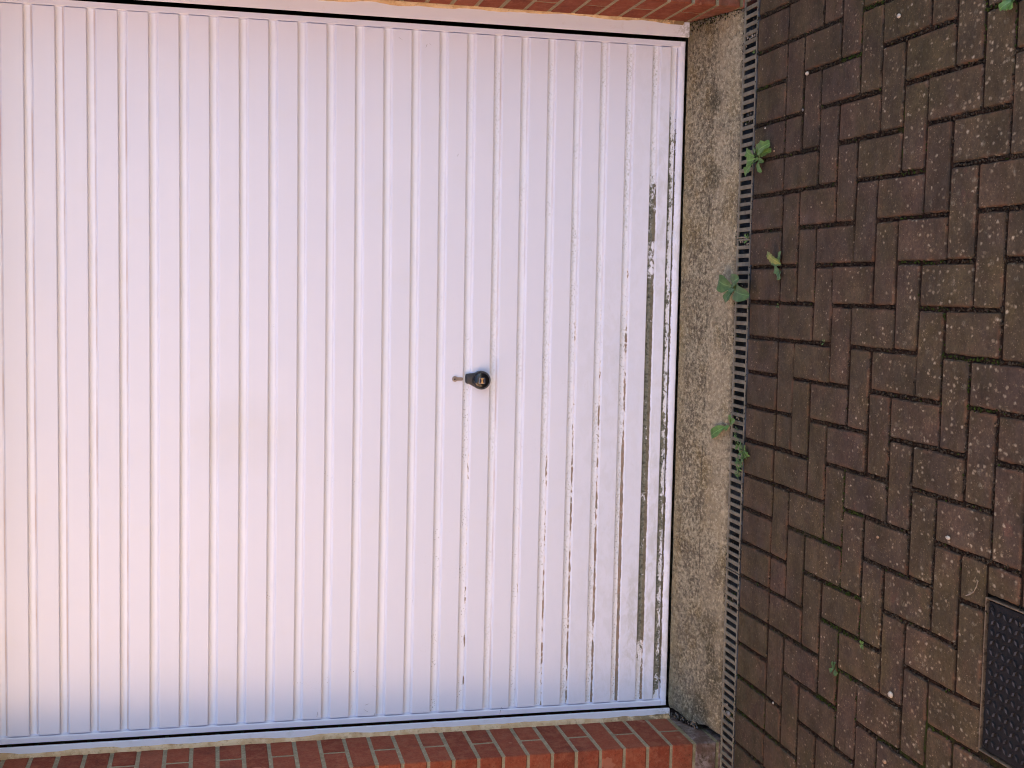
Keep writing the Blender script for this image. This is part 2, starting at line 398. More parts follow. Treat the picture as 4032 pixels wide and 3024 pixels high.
M['far'] = mat_simple('pale_wall', (.42, .40, .40), .9, var=.1, scale=2, spec=.1)
M['roof'] = mat_simple('roof_tile', (.16, .08, .06), .9, var=.2, scale=3, spec=.1)
M['glass'] = mat_simple('window_glass', (.03, .035, .04), .1, var=.1, spec=.6)
M['ground'] = mat_simple('asphalt', (.065, .060, .055), .95, var=.3, scale=8, bump=.5, spec=.2)
M['leafg'] = mat_leaf('leaf_green', (.055, .125, .026), (.10, .19, .045))
M['leafy'] = mat_leaf('leaf_yellow_green', (.10, .15, .03), (.20, .20, .055), (.17, .09, .03))
M['leafd'] = mat_leaf('leaf_dark_green', (.040, .095, .030), (.075, .14, .048))
M['stemg'] = mat_simple('plant_stem', (.11, .13, .05), .7, var=.3)

# ------------------------------------------------------------------ door leaf
def groove_profile():
    """list of (z, y, tags) from the top of the leaf down; y>0 is recessed"""
    pts = [(2.134, .004, 'lip'), (2.130, 0, 'lip'), (2.104, 0, 'lip'), (2.100, .006, 'rec'), (2.096, .006, 'rec'), (2.094, 0, 'pan')]
    k = -1
    while k <= 22:
        zt = .1061 + P*(22-k)
        pts += [(zt+.030, 0, 'pan'), (zt+.0022, 0, 'pan'), (zt+.0004, .0010, 'pan'), (zt-.0006, .0104, 'top'),
                (zt-.005, .0106, 'floor'), (zt-.010, .0100, 'floor'), (zt-.0145, .0088, 'floor'), (zt-.0170, .0079, 'crx'), (zt-.0192, .0068, 'crs'),
                (zt-.0206, .0064, 'slot'), (zt-.0216, .0062, 'slot'), (zt-.0226, .0048, 'crs'), (zt-.0262, .0006, 'bev'), (zt-.0275, 0, 'pan')]
        k += 1
    zt = .0463
    pts += [(zt+.014, 0, 'pan'), (zt+.0020, 0, 'pan'), (zt, .001, 'pan'), (zt-.0012, .0085, 'top'), (zt-.006, .0088, 'floor0'), (zt-.012, .0085, 'floor0'), (zt-.0185, .008, 'floor0'),
            (zt-.0200, .0075, 'crs0'), (zt-.0212, .0120, 'slot0'), (zt-.0240, .0120, 'slot0'), (zt-.0252, .0040, 'crs0'), (zt-.030, .0005, 'lip'), (.0100, -.0012, 'lip'), (.0040, -.0012, 'lip'), (.0010, .0005, 'lip'), (-.0015, .005, 'lip')]
    return pts

def sm(a, b, x):
    t = max(0.0, min(1.0, (x-a)/(b-a))) if a != b else float(x > a)
    return t*t*(3-2*t)

def build_leaf(parent):
    prof = groove_profile()
    xs = [0, .0012, .0037, .0165, .0185, .0198, .0222, .0232]
    n = 60
    xs += [.0232 + (W-.0216-.0232)*i/n for i in range(1, n)]
    xs += [W-.0216, W-.0208, W-.0188, W-.0176, W-.0165, W-.0025, W-.0012, W]
    def border(x):
        if x < .5:
            if x <= 0: return .005, 'b'
            if x <= .0037: return -.0004*(x > .003), 'b'
            if x <= .0165: return -.0012, 'b'
            if x <= .0185: return .0015, 'b'
            if x <= .0222: return .0098, 'r'
        else:
            q = W-x
            if q <= 0: return .005, 'b'
            if q <= .0026: return -.0004, 'b'
            if q <= .0166: return -.0012, 'b'
            if q <= .0177: return .0022, 'b'
            if q <= .0200: return .0090, 'r'
        return None, 'p'
    verts = []; A = {k: [] for k in ('crease', 'floor', 'alg', 'flake', 'grime', 'slot')}
    for z, y, t in prof:
        row = (z-.1061)/P        # 0 = lowest full groove, rises upward
        for x in xs:
            by, bt = border(x)
            if bt == 'p': yy = y
            elif t == 'lip': yy = max(y, by) if bt == 'b' else y
            elif bt == 'b': yy = by
            else: yy = max(by, y) if t in ('floor', 'floor0', 'slot', 'slot0', 'top') else by
            if t in ('top', 'floor', 'crx', 'crs', 'slot', 'floor0') and bt != 'b': yy *= 1.3
            # slow waviness of thin pressed steel
            yy += .0009*math.sin(x*2.9+z*1.7) + .0006*math.sin(z*5.1-x*1.3+1)
            verts.append((x, yy, z-.0042*math.sin(math.pi*min(1, max(0, x/W)))*math.sin(math.pi*min(1, max(0, z/2.1)))))
            inx = 1 if bt == 'p' else 0
            r = max(0, -0 + (22 - (22 - row)))   # row height index
            u = x/W                               # 0 left .. 1 right
            edge = sm(.0, .05, u)*sm(1.0, .9, u)
            cr = inx*(1.0 if t in ('crs', 'slot', 'crs0', 'slot0') else .45 if t == 'bev' else (.85 if row < 1.6 else .45 if row < 4 else .1) if t == 'crx' else 0)
            A['crease'].append(cr)
            A['floor'].append(inx*(1.0 if t in ('floor', 'top', 'floor0', 'crx') else .6 if t == 'crs' else 0))
            A['slot'].append(inx*(1 if t in ('slot', 'slot0') else .5 if t == 'crs' else 0)*(.45 if row < 5 else .9 if 5.6 < row < 6.4 else .3 if row < 18 else 1.0))
            # algae: lowest groove, next groove; specks above
            al = 0
            if t in ('floor0', 'top', 'crs0') and row < .2 and z < .05:
                al = (1.0 if t != 'top' else 1.9)*(.34+.80*sm(.95, .84, u))*sm(.995, .95, u)*sm(-.02, .03, u)
                if z < .036: al *= .68+.14*sm(.65, .30, u)
                if z < .029: al *= .92
            elif t == 'slot0': al = 1.15*sm(1.0, .8, u)*sm(.01, .06, u)
            elif t in ('floor', 'top', 'crx', 'crs', 'slot') and abs(row) < .5:
                al = (.26+.86*sm(.93, .70, u))*sm(.0, .13, u)
                if .66 < u < .70: al *= .72
            elif t in ('floor', 'top', 'crx', 'crs') and abs(row-1) < .5:
                al = .40*sm(.85, .5, u)+.18*sm(.30, .05, u)
            elif t in ('floor', 'top', 'crx', 'crs') and abs(row-2) < .5:
                al = .30*sm(.7, .45, u)+.2*sm(.25, .05, u)
            elif t in ('floor', 'top') and row < 8.5:
                al = .20*sm(.8, .3, u)
            A['alg'].append(al*inx)
            fk = {0: .8, 1: .98, 2: .84, 3: .82, 4: .72, 5: .55, 6: .35, 7: .66, 8: .45, 9: .42, 10: .36}.get(int(round(row + .05)) if row > -1 else 0, .30)
            if row > 10.7: fk = max(.0, .38-.03*(row-10.7))
            fk *= (.55+.45*sm(.85, .15, u))
            fk *= .35+.65*sm(.95, .62, u)
            A['flake'].append(fk*inx)
            gm = 0
            if z < .085: gm = .25+.75*sm(.55, .15, u)*sm(.0, .05, u)+.55*sm(.60, .66, u)*sm(.95, .72, u)
            elif z < .17: gm = .9*sm(.28, .14, u)*sm(.02, .08, u)*sm(.17, .14, z)+.18
            elif row < 4: gm = .35*sm(.8, .5, u)*sm(4, 1, row)
            A['grime'].append(min(1, gm)*inx)
    nx = len(xs); faces = []
    for j in range(len(prof)-1):
        for i in range(nx-1):
            a = j*nx+i
            faces.append((a, a+nx, a+nx+1, a+1))
    # return edges (thickness of the leaf)
    def rim(idx, dy):
        base = len(verts)
        for i in idx:
            v = verts[i]; verts.append((v[0], v[1]+dy, v[2]))
            for k in A: A[k].append(0)
        return base
    loops = [[j*nx for j in range(len(prof))][::-1], [j*nx+nx-1 for j in range(len(prof))],
             list(range(nx)), list(range((len(prof)-1)*nx, len(prof)*nx))[::-1]]
    for L in loops:
        b = rim(L, .010)
        for q in range(len(L)-1): faces.append((L[q], L[q+1], b+q+1, b+q))
    me = bpy.data.meshes.new('panel'); me.from_pydata(verts, [], faces); me.validate()
    for k, v in A.items(): set_attr(me, k, v)
    o = obj('panel', me, M['door'], parent)
    bm = bmesh.new(); bm.from_mesh(me); bmesh.ops.recalc_face_normals(bm, faces=bm.faces)
    # face outward = -y
    s = sum(f.normal.y*f.calc_area() for f in bm.faces)
    if s > 0: bmesh.ops.reverse_faces(bm, faces=bm.faces)
    bm.to_mesh(me); bm.free()
    # back skin
    bm = bmesh.new(); box(bm, .004, W-.004, .016, .027, .004, 2.13)
    obj('back_stiffener', bm, M['dark'], parent)
    return o

def smooth(o, ang=35):
    for p in o.data.polygons: p.use_smooth = True
    o.data.set_sharp_from_angle(angle=math.radians(ang))

door = thing('garage_door', 'white ribbed up-and-over garage door with flaking, algae-stained lower grooves', 'garage door', (W/2, 0, 0))
leaf = build_leaf(None); attach(leaf, door)
for o in [o for o in COL.objects if o.name == 'back_stiffener']: attach(o, door)
leaf['label'] = 'white pressed steel panel of wide horizontal ribs, dirty near the bottom'

# handle ------------------------------------------------------------
def build_handle():
    cx, cz, R = 1.0638, .6378, .0287
    bm = bmesh.new()
    # teardrop outline: round below, neck above, as loft sections
    def outline(k, neck=1.0, wtop=.0150, ztop=.6850, inset=0):
        pts = []
        r = R-inset
        a0 = math.radians(38)
        for i in range(37):
            a = math.pi-a0*0 + 0
            t = math.radians(142)+ (math.radians(256))*i/36      # from upper left, round the bottom, to upper right
            pts.append((cx+r*math.cos(t), cz+r*math.sin(t)))
        w = wtop-inset; zt = ztop-inset
        xr = cx+.0035    # neck leans slightly toward the right
        right = [(xr+w+.001, zt-.012), (xr+w, zt-.0045), (xr+w-.0035, zt-.0008), (xr, zt), (xr-w+.0035, zt-.0008), (xr-w, zt-.0045), (xr-w-.0015, zt-.012)]
        return pts+right
    secs = [(0, .0), (0, .010), (.0012, .0135), (.005, .0150)]
    rings = []
    for inset, h in secs:
        ring = []
        for x, z in outline(0, inset=inset):
            # top of the neck is lower than the knob
            hh = h*(1.0 - .25*sm(cz+.02, .685, z))
            ring.append(bm.verts.new((x, .0065-hh-.0035 if h > 0 else .007, z)))
        rings.append(ring)
    n = len(rings[0])
    for a, b in zip(rings, rings[1:]):
        for i in range(n): bm.faces.new((a[i], a[(i+1) % n], b[(i+1) % n], b[i]))
    bm.faces.new(rings[-1])
    bmesh.ops.recalc_face_normals(bm, faces=bm.faces)
    h = obj('handle', bm, M['mattblack']); smooth(h, 40)
    bm = bmesh.new()
    prof = [(.0283, .011), (.0287, .015), (.0283, .0185), (.0262, .0215), (.0240, .0235)]
    for i in range(1, 9):
        a = i/9*math.pi/2
        prof.append((.0240*math.cos(a), .0235+.0075*math.sin(a)))
    lathe(bm, prof, 48, (cx, 0.0, cz))
    bmesh.ops.recalc_face_normals(bm, faces=bm.faces)
    k = obj('knob', bm, M['blackplastic']); smooth(k, 50)
    # badge set into the dome
    bm = bmesh.new(); s = .0094
    bx, bz, by = cx-.0006, cz+.0012, -.0318
    box(bm, bx-s, bx+s, by, by+.004, bz-s, bz+s, .0007)
    b = obj('badge', bm, M['silver'])
    bm = bmesh.new(); s2 = .0080
    box(bm, bx-s2, bx+s2, by-.0003, by+.001, bz-s2, bz+s2)
    fld = obj('badge_field', bm, M['navy'])
    # gold waisted figure, wide at both sides
    bm = bmesh.new(); pts = []
    N_ = 14
    for i in range(N_+1):
        t = -1+2*i/N_; pts.append((bx+t*.0080, bz+.0018+.0040*abs(t)**1.6))
    for i in range(N_+1):
        t = 1-2*i/N_; pts.append((bx+t*.0080, bz-.0018-.0034*abs(t)**1.6))
    f1 = [bm.verts.new((x, by-.0006, z)) for x, z in pts]; f2 = [bm.verts.new((x, by, z)) for x, z in pts]
    m = len(pts); bm.faces.new(f1)
    for i in range(m): bm.faces.new((f1[i], f2[i], f2[(i+1) % m], f1[(i+1) % m]))
    bmesh.ops.recalc_face_normals(bm, faces=bm.faces)
    fig = obj('badge_figure', bm, M['gold'])
    attach(h, door)
    for o in (k, b, fld, fig): o.parent = h; o.matrix_parent_inverse = h.matrix_world.inverted() if False else Matrix.Identity(4)
    return h
hd = build_handle()
hd['label'] = 'black tear-shaped pull handle with a round glossy knob and small square gold and navy badge'

def build_lock():
    bm = bmesh.new(); cx, cz = 1.0668, .7187
    lathe(bm, [(.0086, -.009), (.0086, .0050), (.0080, .0058), (.0066, .0062), (.0064, .0056)], 28, (cx, 0, cz))
    # slim lower lobe of the profile cylinder
    w = .0052; pts = [(cx-w, cz-.006)]
    for i in range(9):
        a = math.pi+math.pi*i/8; pts.append((cx+w*math.cos(a), .6980+w*math.sin(a)))
    pts.append((cx+w, cz-.006))
    f1 = [bm.verts.new((x, -.0036, z)) for x, z in pts]; f2 = [bm.verts.new((x, .009, z)) for x, z in pts]
    bm.faces.new(f1); m = len(pts)
    for i in range(m): bm.faces.new((f1[i], f2[i], f2[(i+1) % m], f1[(i+1) % m]))
    bmesh.ops.recalc_face_normals(bm, faces=bm.faces)
    o = obj('lock_cylinder', bm, M['nickel']); attach(o, door)
    bm = bmesh.new()
    box(bm, cx-.0010, cx+.0010, -.0066, -.0050, cz-.0035, cz+.0042)
    box(bm, cx-.0022, cx+.0002, -.0067, -.0052, cz-.0008, cz+.0034)
    k = obj('keyway', bm, M['hole']); k.parent = o
build_lock()

# ------------------------------------------------------------------ frame, sealant
def build_frame():
    f = thing('door_frame', 'white steel frame edging the garage door, sealed to the brick with a lumpy cream bead', 'door frame', (W/2, 0, 0))
    for nm, x0, x1, zb, lb in (('jamb', 2.1420, 2.1880, -.0130, 'wide white steel upright right of the door, scuffed'),
                               ('jamb', -.0335, -.0080, -.0115, 'narrow white steel upright left of the door')):
        bm = bmesh.new(); box(bm, x0, x1, -.0055, .0030, zb, 2.150, .0016, 2)
        o = obj(nm, bm, M['frame']); attach(o, f); o['label'] = lb
        bm = bmesh.new()
        xa, xb = (x1-.004, x1+.02) if x0 > 1 else (x0-.02, x0+.004)
        box(bm, xa, xb, .0025, .058, zb, 2.150); o2 = obj('jamb_return', bm, M['frame']); o2.parent = o
    bm = bmesh.new(); box(bm, -.0335, 2.188, -.0050, .020, 2.1505, 2.215, .0016, 2)
    attach(obj('head', bm, M['frame']), f)
    # sealant beads
    for side in (0, 1):
        bm = bmesh.new(); prev = None
        z = .012 if side else -.008
        i = 0
        while z < 2.21:
            nz = noise.noise(Vector((z*13, side*7.3, 0)))*.5 + noise.noise(Vector((z*45, side*3.3, 4)))*.35
            step_ = .004*math.tanh(6*noise.noise(Vector((z*7, side*9.1, 8))))
            if side:
                wfr = 2.1822 - .0042*nz - step_*.9 - .003*sm(.35, .9, z); wbr = XR+.001
                pts = [(wfr, -.0054), (wfr+.0012, -.0088), ((wfr+wbr)/2, -.0125-.002*nz), (wbr-.0004, -.0135-.003*nz), (wbr+.002, -.010)]
            else:
                wfr = -.0252 + .0040*nz + step_*.7; wbr = XL-.001
                pts = [(wfr, -.0054), (wfr-.0010, -.0084), ((wfr+wbr)/2, -.0145-.002*nz), (wbr-.0002, -.0170-.003*nz), (wbr-.002, -.010)]
            row = [bm.verts.new((x, y, z)) for x, y in pts]
            if prev:
                for a in range(4): bm.faces.new((prev[a], prev[a+1], row[a+1], row[a]))
            prev = row; z += .0045; i += 1
        bmesh.ops.recalc_face_normals(bm, faces=bm.faces)
        o = obj('sealant_bead', bm, M['sealant']); smooth(o, 60); attach(o, f)
build_frame()

# ------------------------------------------------------------------ brick walls
def brick(bm, lay, lay2, x0, x1, y0, y1, z0, z1, rnd, grey, jit=.0012, fine=True):
    fs = box(bm, x0, x1, y0, y1, z0, z1, .0028 if fine else .0, 1)
    vs = {v for f in fs for v in f.verts}
    for v in vs:
        if fine:
            p = v.co
            v.co = p + Vector((noise.noise(p*60), noise.noise(p*60+Vector((9, 0, 0))), noise.noise(p*60+Vector((0, 9, 0)))))*jit
        v[lay] = rnd; v[lay2] = grey

def wall(side):
    """side 0 = left of the door, 1 = right"""
    bm = bmesh.new(); lay = bm.verts.layers.float.new('rnd'); lay2 = bm.verts.layers.float.new('grey')
    J = .0095
    sx = 1 if side else -1
    xr = XR if side else XL
    def fx(a, b):     # distance from the reveal -> x range
        return (xr+sx*a, xr+sx*b) if side else (xr+sx*b, xr+sx*a)
    LEN = 1.5
    for c in range(-2, 39):
        z0 = ZB+c*G+J/2; z1 = ZB+(c+1)*G-J/2
        grey = (.25 if side else 1.0) if c < 0 else 0.0
        odd = ((c) % 2 == 0)      # this course shows two pieces on the reveal
        fine = c < 32
        if odd:      # stretcher on the face, header + closer in the reveal
            a, b = fx(0, .215); brick(bm, lay, lay2, a, b, YW, YW+.1205-J/2, z0, z1, random.random(), grey, fine=fine)
            a, b = fx(0, .215); brick(bm, lay, lay2, a, b, YW+.1205+J/2, .10, z0, z1, random.random(), grey, fine=fine)
            pos = .215+J
        else:
            a, b = fx(0, .1025); brick(bm, lay, lay2, a, b, YW, .10, z0, z1, random.random(), grey, fine=fine)
            pos = .1025+J
        while pos < LEN:
            l = min(.215, LEN-pos)
            a, b = fx(pos, pos+l); brick(bm, lay, lay2, a, b, YW, YW+.1025, z0, z1, random.random(), grey, fine=False)
            pos += .215+J
    w = thing('brick_wall', ('red brick wall and reveal right of the garage door, soil-stained at its foot' if side else
                              'red brick wall and reveal left of the garage door, greyed bottom course'), 'wall', (xr, YW, ZG))
    o = obj('brickwork', bm, M['brick']); attach(o, w)
    bm = bmesh.new()
    a, b = fx(.0018, LEN)
    # gently uneven mortar body: gridded so the joint faces can wobble
    box(bm, a, b, YW+.0030, .16, -.16, ZB+39*G-.005)
    bmesh.ops.subdivide_edges(bm, edges=[e for e in bm.edges if abs(e.verts[0].co.z-e.verts[1].co.z) > 1], cuts=420, use_grid_fill=True)
    for v in bm.verts:
        if v.co.z < 2.8 and v.co.y < 0:
            n1 = noise.noise(Vector((v.co.z*38, side*5, 2)))
            if abs(v.co.x-(xr+sx*.0018)) < .001: v.co.x += -sx*(.0008*n1+.0003)
            v.co.y += .0012*n1
    m = obj('mortar', bm, M['mortar']); attach(m, w)
    return w
wall(0); wall(1)

# lintel, roof, inside of the garage (never seen with the door shut, but they shade the scene)
lint = thing('lintel', 'soldier course of red bricks above the garage door', 'lintel', (W/2, YW, 2.215))
bm = bmesh.new(); lay = bm.verts.layers.float.new('rnd'); lay2 = bm.verts.layers.float.new('grey')
x = XL
while x < XR-.02:
    brick(bm, lay, lay2, x+.004, min(x+.0705, XR)-.004, YW, YW+.1025, 2.222, 2.432, random.random(), 0)
    x += .0745
attach(obj('brickwork', bm, M['brick']), lint)
bm = bmesh.new(); box(bm, XL+.002, XR-.002, YW+.004, .16, 2.2165, 2.437)
attach(obj('mortar', bm, M['mortar']), lint)
gar = thing('garage', 'flat-roofed brick garage body behind the white door, with an added block at right shading the paving', 'building', (W/2, 2, ZG))
bm = bmesh.new()
box(bm, XL-1.5, XL-1.4, .161, 5.2, -.2, 2.92); box(bm, XR+1.4, XR+1.5, .161, 5.2, -.2, 2.92); box(bm, XL-1.5, XR+1.5, 5.21, 5.32, -.2, 2.92)
box(bm, XR+1.505, XR+6, -.2505, 5.2, -.2, 2.92)  # unseen block added to keep the sun off the paving
attach(obj('side_walls_shade_block', bm, M['dark']), gar)
bm = bmesh.new(); box(bm, XL-1.7, XR+1.7, YW-.12, 5.4, 2.936, 3.10, .01)
box(bm, XL-1.5, XR+1.5, -.24, .15, 2.44, 2.93)
box(bm, XR+1.71, XR+6, YW-.12, 5.4, 2.936, 3.10, .01)  # roof over the added block, shading the paving too
attach(obj('roof', bm, M['roof']), gar)

# ------------------------------------------------------------------ threshold slab
def slab():
    bm = bmesh.new()
    nx, ny = 170, 26
    lay = []
    left = [(.02, -.010), (0, -.008), (-.0113, -.006), (-.05, -.012), (-.0858, -.024), (-.112, -.026), (-.14, -.018), (-.172, -.010), (-.205, -.018), (-.243, -.020)]
    def lx(y):
        for (y0, a), (y1, b) in zip(left, left[1:]):
            if y <= y0 and y >= y1: return a+(b-a)*(y0-y)/(y0-y1)
        return left[0][1] if y > 0 else left[-1][1]
    ys = [.26, .05, .006, .0035]+[-.0005-(.2430)*i/ny for i in range(0, ny+1)]
    prev = None; first = None
    for j, y in enumerate(ys):
        row = []
        for i in range(nx+1):
            u = i/nx
            a = lx(y)+.002*noise.noise(Vector((y*90, 3, 0))); b = XR-.002
            x = a+(b-a)*u
            t = max(0, -y/.243)
            z = -.0075-(-ZG-.0075)*t
            z += .0016*noise.noise(Vector((x*9, y*9, 0)))+.0011*noise.noise(Vector((x*40, y*40, 5)))
            if j >= len(ys)-2: z -= .0025*(j-len(ys)+2.2)*(.6+.8*noise.noise(Vector((x*30, 0, 7))))
            if y > 0: z = -.0075-.030*sm(0, .007, y)
            if i == 0: z -= .006
            if i == 1: z -= .001
            row.append(bm.verts.new((x, y + (.0018*noise.noise(Vector((x*55, 1, 2))) if j == len(ys)-1 else 0), z)))
        if prev:
            for i in range(nx): bm.faces.new((prev[i], row[i], row[i+1], prev[i+1]))
        prev = row
        if first is None: first = []
        first.append(row[0])
    # front and left skirts
    low = [bm.verts.new((v.co.x, v.co.y+.001, -.2)) for v in prev]
    for i in range(nx): bm.faces.new((prev[i], low[i], low[i+1], prev[i+1]))
    ll = [bm.verts.new((v.co.x-.001, v.co.y, -.2)) for v in first]
    for i in range(len(first)-1): bm.faces.new((first[i], ll[i], ll[i+1], first[i+1]))
    bmesh.ops.recalc_face_normals(bm, faces=bm.faces)
    if sum(f.normal.z*f.calc_area() for f in bm.faces) < 0: bmesh.ops.reverse_faces(bm, faces=bm.faces)
    o = obj('threshold_slab', bm, M['concrete']); smooth(o, 50)
    tag(o, kind='structure')
slab()

# debris in the gap at the left jamb, soil in the right-hand corner
def debris(name, mats, pts, n, smin, smax, label, spread=(.008, .008)):
    it = []
    for i in range(n):
        (x, y, z) = random.choice(pts); r = random.uniform(smin, smax)
        it.append(((x+random.uniform(-1, 1)*spread[0], y+random.uniform(-1, 1)*spread[1], z+r*.3), r, (1, 1, .7), random.randrange(len(mats))))
    o = blobs(name, it, mats); tag(o, label, 'debris', kind='stuff')
    return o
gp = []
for i in range(60):
    t = random.random()
    y = -.008-.13*t; z = -.0075-.335*-y-.004
    gp.append((-.030+.012*random.random(), y, z))
debris('grit', [M['soil'], M['soil'], M['stone_grey'], M['stone_tan']], gp, 150, .0015, .0048, 'dark grit and crumbs in the gap between slab and left brick jamb', (.004, .004))
gp = []
for i in range(120):
    t = random.random()
    y = -.008-.235*t; z = -.0075-.335*-y
    gp.append((2.186-abs(random.gauss(0, .016))*(1.2-t), y, z))
debris('soil', [M['soil'], M['soil'], M['moss'], M['stone_grey']], gp, 260, .0010, .0032, 'dark soil and moss gathered where the slab meets the right brick jamb', (.003, .004))

# ------------------------------------------------------------------ ground and paving
bm = bmesh.new()
# ground sheet reaching the horizon, with an opening for the drain
for (x0, x1, y0, y1) in ((-150, 150, -150, -.349), (-150, 150, -.246, 150)):
    vs = [bm.verts.new(c) for c in ((x0, y0, ZG-.030), (x1, y0, ZG-.030), (x1, y1, ZG-.030), (x0, y1, ZG-.030))]; bm.faces.new(vs)
tag(obj('ground', bm, M['ground']), kind='structure')

MX0, MX1, MY1, MY0 = .4225, .7440, -1.569, -1.895      # inspection cover hole
q = .1025; X0 = 1.3312; Y0 = -.5524
YD = -.3475
def BX(n_):      # the courses run very slightly tighter toward the right
    return X0-q*(n_+max(0.0, min(.14, .095-.011*n_)))
def pavers():
    verts = []; faces = []; R1 = []; R2 = []; ED = []
    def block(x0, x1, y0, y1, fine):
        j = .0050
        x0 += j*random.uniform(.75, 1.25); x1 -= j*random.uniform(.75, 1.25); y0 += j*random.uniform(.75, 1.25); y1 -= j*random.uniform(.75, 1.25)
        if x1-x0 < .012 or y1-y0 < .012: return
        r1, r2 = random.random(), random.random()**2
        tx, ty = random.gauss(0, .006), random.gauss(0, .006); dz = random.gauss(0, .0009)
        rot = random.gauss(0, .006); cx, cy = (x0+x1)/2, (y0+y1)/2
        c = .0032; chips = [random.choice((.0015, .0022, .003, .0055)) for _ in range(4)]
        nu = max(2, int((x1-x0)/.012)) if fine else 1; nv = max(2, int((y1-y0)/.012)) if fine else 1
        us = [x0, x0+c]+[x0+c+(x1-x0-2*c)*i/nu for i in range(1, nu)]+[x1-c, x1]
        vs = [y0, y0+c]+[y0+c+(y1-y0-2*c)*i/nv for i in range(1, nv)]+[y1-c, y1]
        b = len(verts); NU, NV = len(us), len(vs)
        for jv, v in enumerate(vs):
            for iu, u in enumerate(us):
                eu = iu in (0, NU-1); ev = jv in (0, NV-1)
                z = ZG+dz
                x, y = u, v
                if eu or ev: z -= .0036
                if eu and ev:
                    ch = chips[(iu > 0)*2+(jv > 0)]; x += (ch if iu == 0 else -ch); y += (ch if jv == 0 else -ch)
                if fine:
                    if eu: x += .0022*noise.noise(Vector((u*30, v*75, 1)))
                    if ev: y += .0022*noise.noise(Vector((u*75, v*30, 2)))
                    z += .0006*noise.noise(Vector((u*60, v*60, 3)))
                z += (x-cx)*tx+(y-cy)*ty
                xx = cx+(x-cx)*math.cos(rot)-(y-cy)*math.sin(rot); yy = cy+(x-cx)*math.sin(rot)+(y-cy)*math.cos(rot)
                verts.append((xx, yy, z)); R1.append(r1); R2.append(r2); ED.append(1.0 if (eu or ev) else (.55 if (iu in (1, NU-2) or jv in (1, NV-2)) else 0))
        for jv in range(NV-1):
            for iu in range(NU-1):
                a = b+jv*NU+iu; faces.append((a, a+1, a+NU+1, a+NU))
        # sides
        ring = [b+i for i in range(NU)]+[b+jv*NU+NU-1 for jv in range(1, NV)]+[b+(NV-1)*NU+i for i in range(NU-2, -1, -1)]+[b+jv*NU for jv in range(NV-2, 0, -1)]
        lb = len(verts)
        for i in ring:
            v = verts[i]; verts.append((v[0], v[1], ZG-.03)); R1.append(r1); R2.append(r2); ED.append(1)
        m = len(ring)
        for i in range(m): faces.append((ring[i], lb+i, lb+(i+1) % m, ring[(i+1) % m]))
    def place(x0, x1, y0, y1):
        fine = x0 > -.9 and x1 < 2.9 and y0 > -2.1
        # clip round the inspection cover
        if x1 > MX0 and x0 < MX1 and y1 > MY0 and y0 < MY1:
            rest = []
            if y1 > MY1+.012: rest.append((x0, x1, MY1+.0005, y1))
            if y0 < MY0-.012: rest.append((x0, x1, y0, MY0-.0005))
            ya, yb = max(y0, MY0), min(y1, MY1)
            if y1-MY1 < .012 and y1 > MY1: yb = y1
            if x0 < MX0-.012: rest.append((x0, MX0-.0005, ya, yb))
            if x1 > MX1+.012: rest.append((MX1+.0005, x1, ya, yb))
            for r in rest: block(*r, fine)
            return
        block(x0, x1, y0, y1, fine)
    lo, hi = -34, 34
    # edge course against the drain
    for n_ in range(lo, hi): place(BX(n_+1), BX(n_), Y0, YD)
    for r in range(lo, hi):
        xa, xb = BX(r+1), BX(r)
        for j in range(0, 62):
            ya, yb = Y0-(j+1)*q, Y0-j*q
            m = (j-r) % 4
            if m == 0:
                place(xa, xb, ya-q, yb) if j < 61 else place(xa, xb, ya, yb)
            elif m == 1:
                if j == 0: place(xa, xb, ya, yb)          # cut half block
            elif m == 3:     # crosses the boundary r+1: covers rows r and r+1
                place(BX(r+2), xb, ya, yb)
            # m == 2 belongs to the block above
    me = bpy.data.meshes.new('driveway'); me.from_pydata(verts, [], faces)
    set_attr(me, 'rnd', R1); set_attr(me, 'rnd2', R2); set_attr(me, 'edge', ED)
    o = obj('driveway', me, M['paver']); tag(o, kind='structure')
    smooth(o, 28)
pavers()

def joints():
    # soil between the blocks: one sheet a few millimetres below their tops, rough
    x0, x1, y0, y1 = -.75, 2.55, -1.86, -.349
    nx, ny = 330, 150; V = []; F = []
    for j in range(ny+1):
        y = y1+(y0-y1)*j/ny
        for i in range(nx+1):
            x = x0+(x1-x0)*i/nx; v = Vector((x, y, 0))
            h = -.0062+.0032*noise.noise(v*26)+.0030*noise.noise(v*95)+.0030*max(0, noise.noise(v*7)-.1)
            V.append((x, y, ZG+min(h, -.0022)))
    for j in range(ny):
        yc = y1+(y0-y1)*(j+.5)/ny
        for i in range(nx):
            xc = x0+(x1-x0)*(i+.5)/nx
            if MX0-.003 < xc < MX1+.003 and MY0 < yc < MY1+.003: continue
            a = j*(nx+1)+i; F.append((a, a+nx+1, a+nx+2, a+1))
    me = bpy.data.meshes.new('joint_soil'); me.from_pydata(V, [], F)
    o = obj('joint_soil', me, M['joint']); tag(o, kind='structure')
joints()

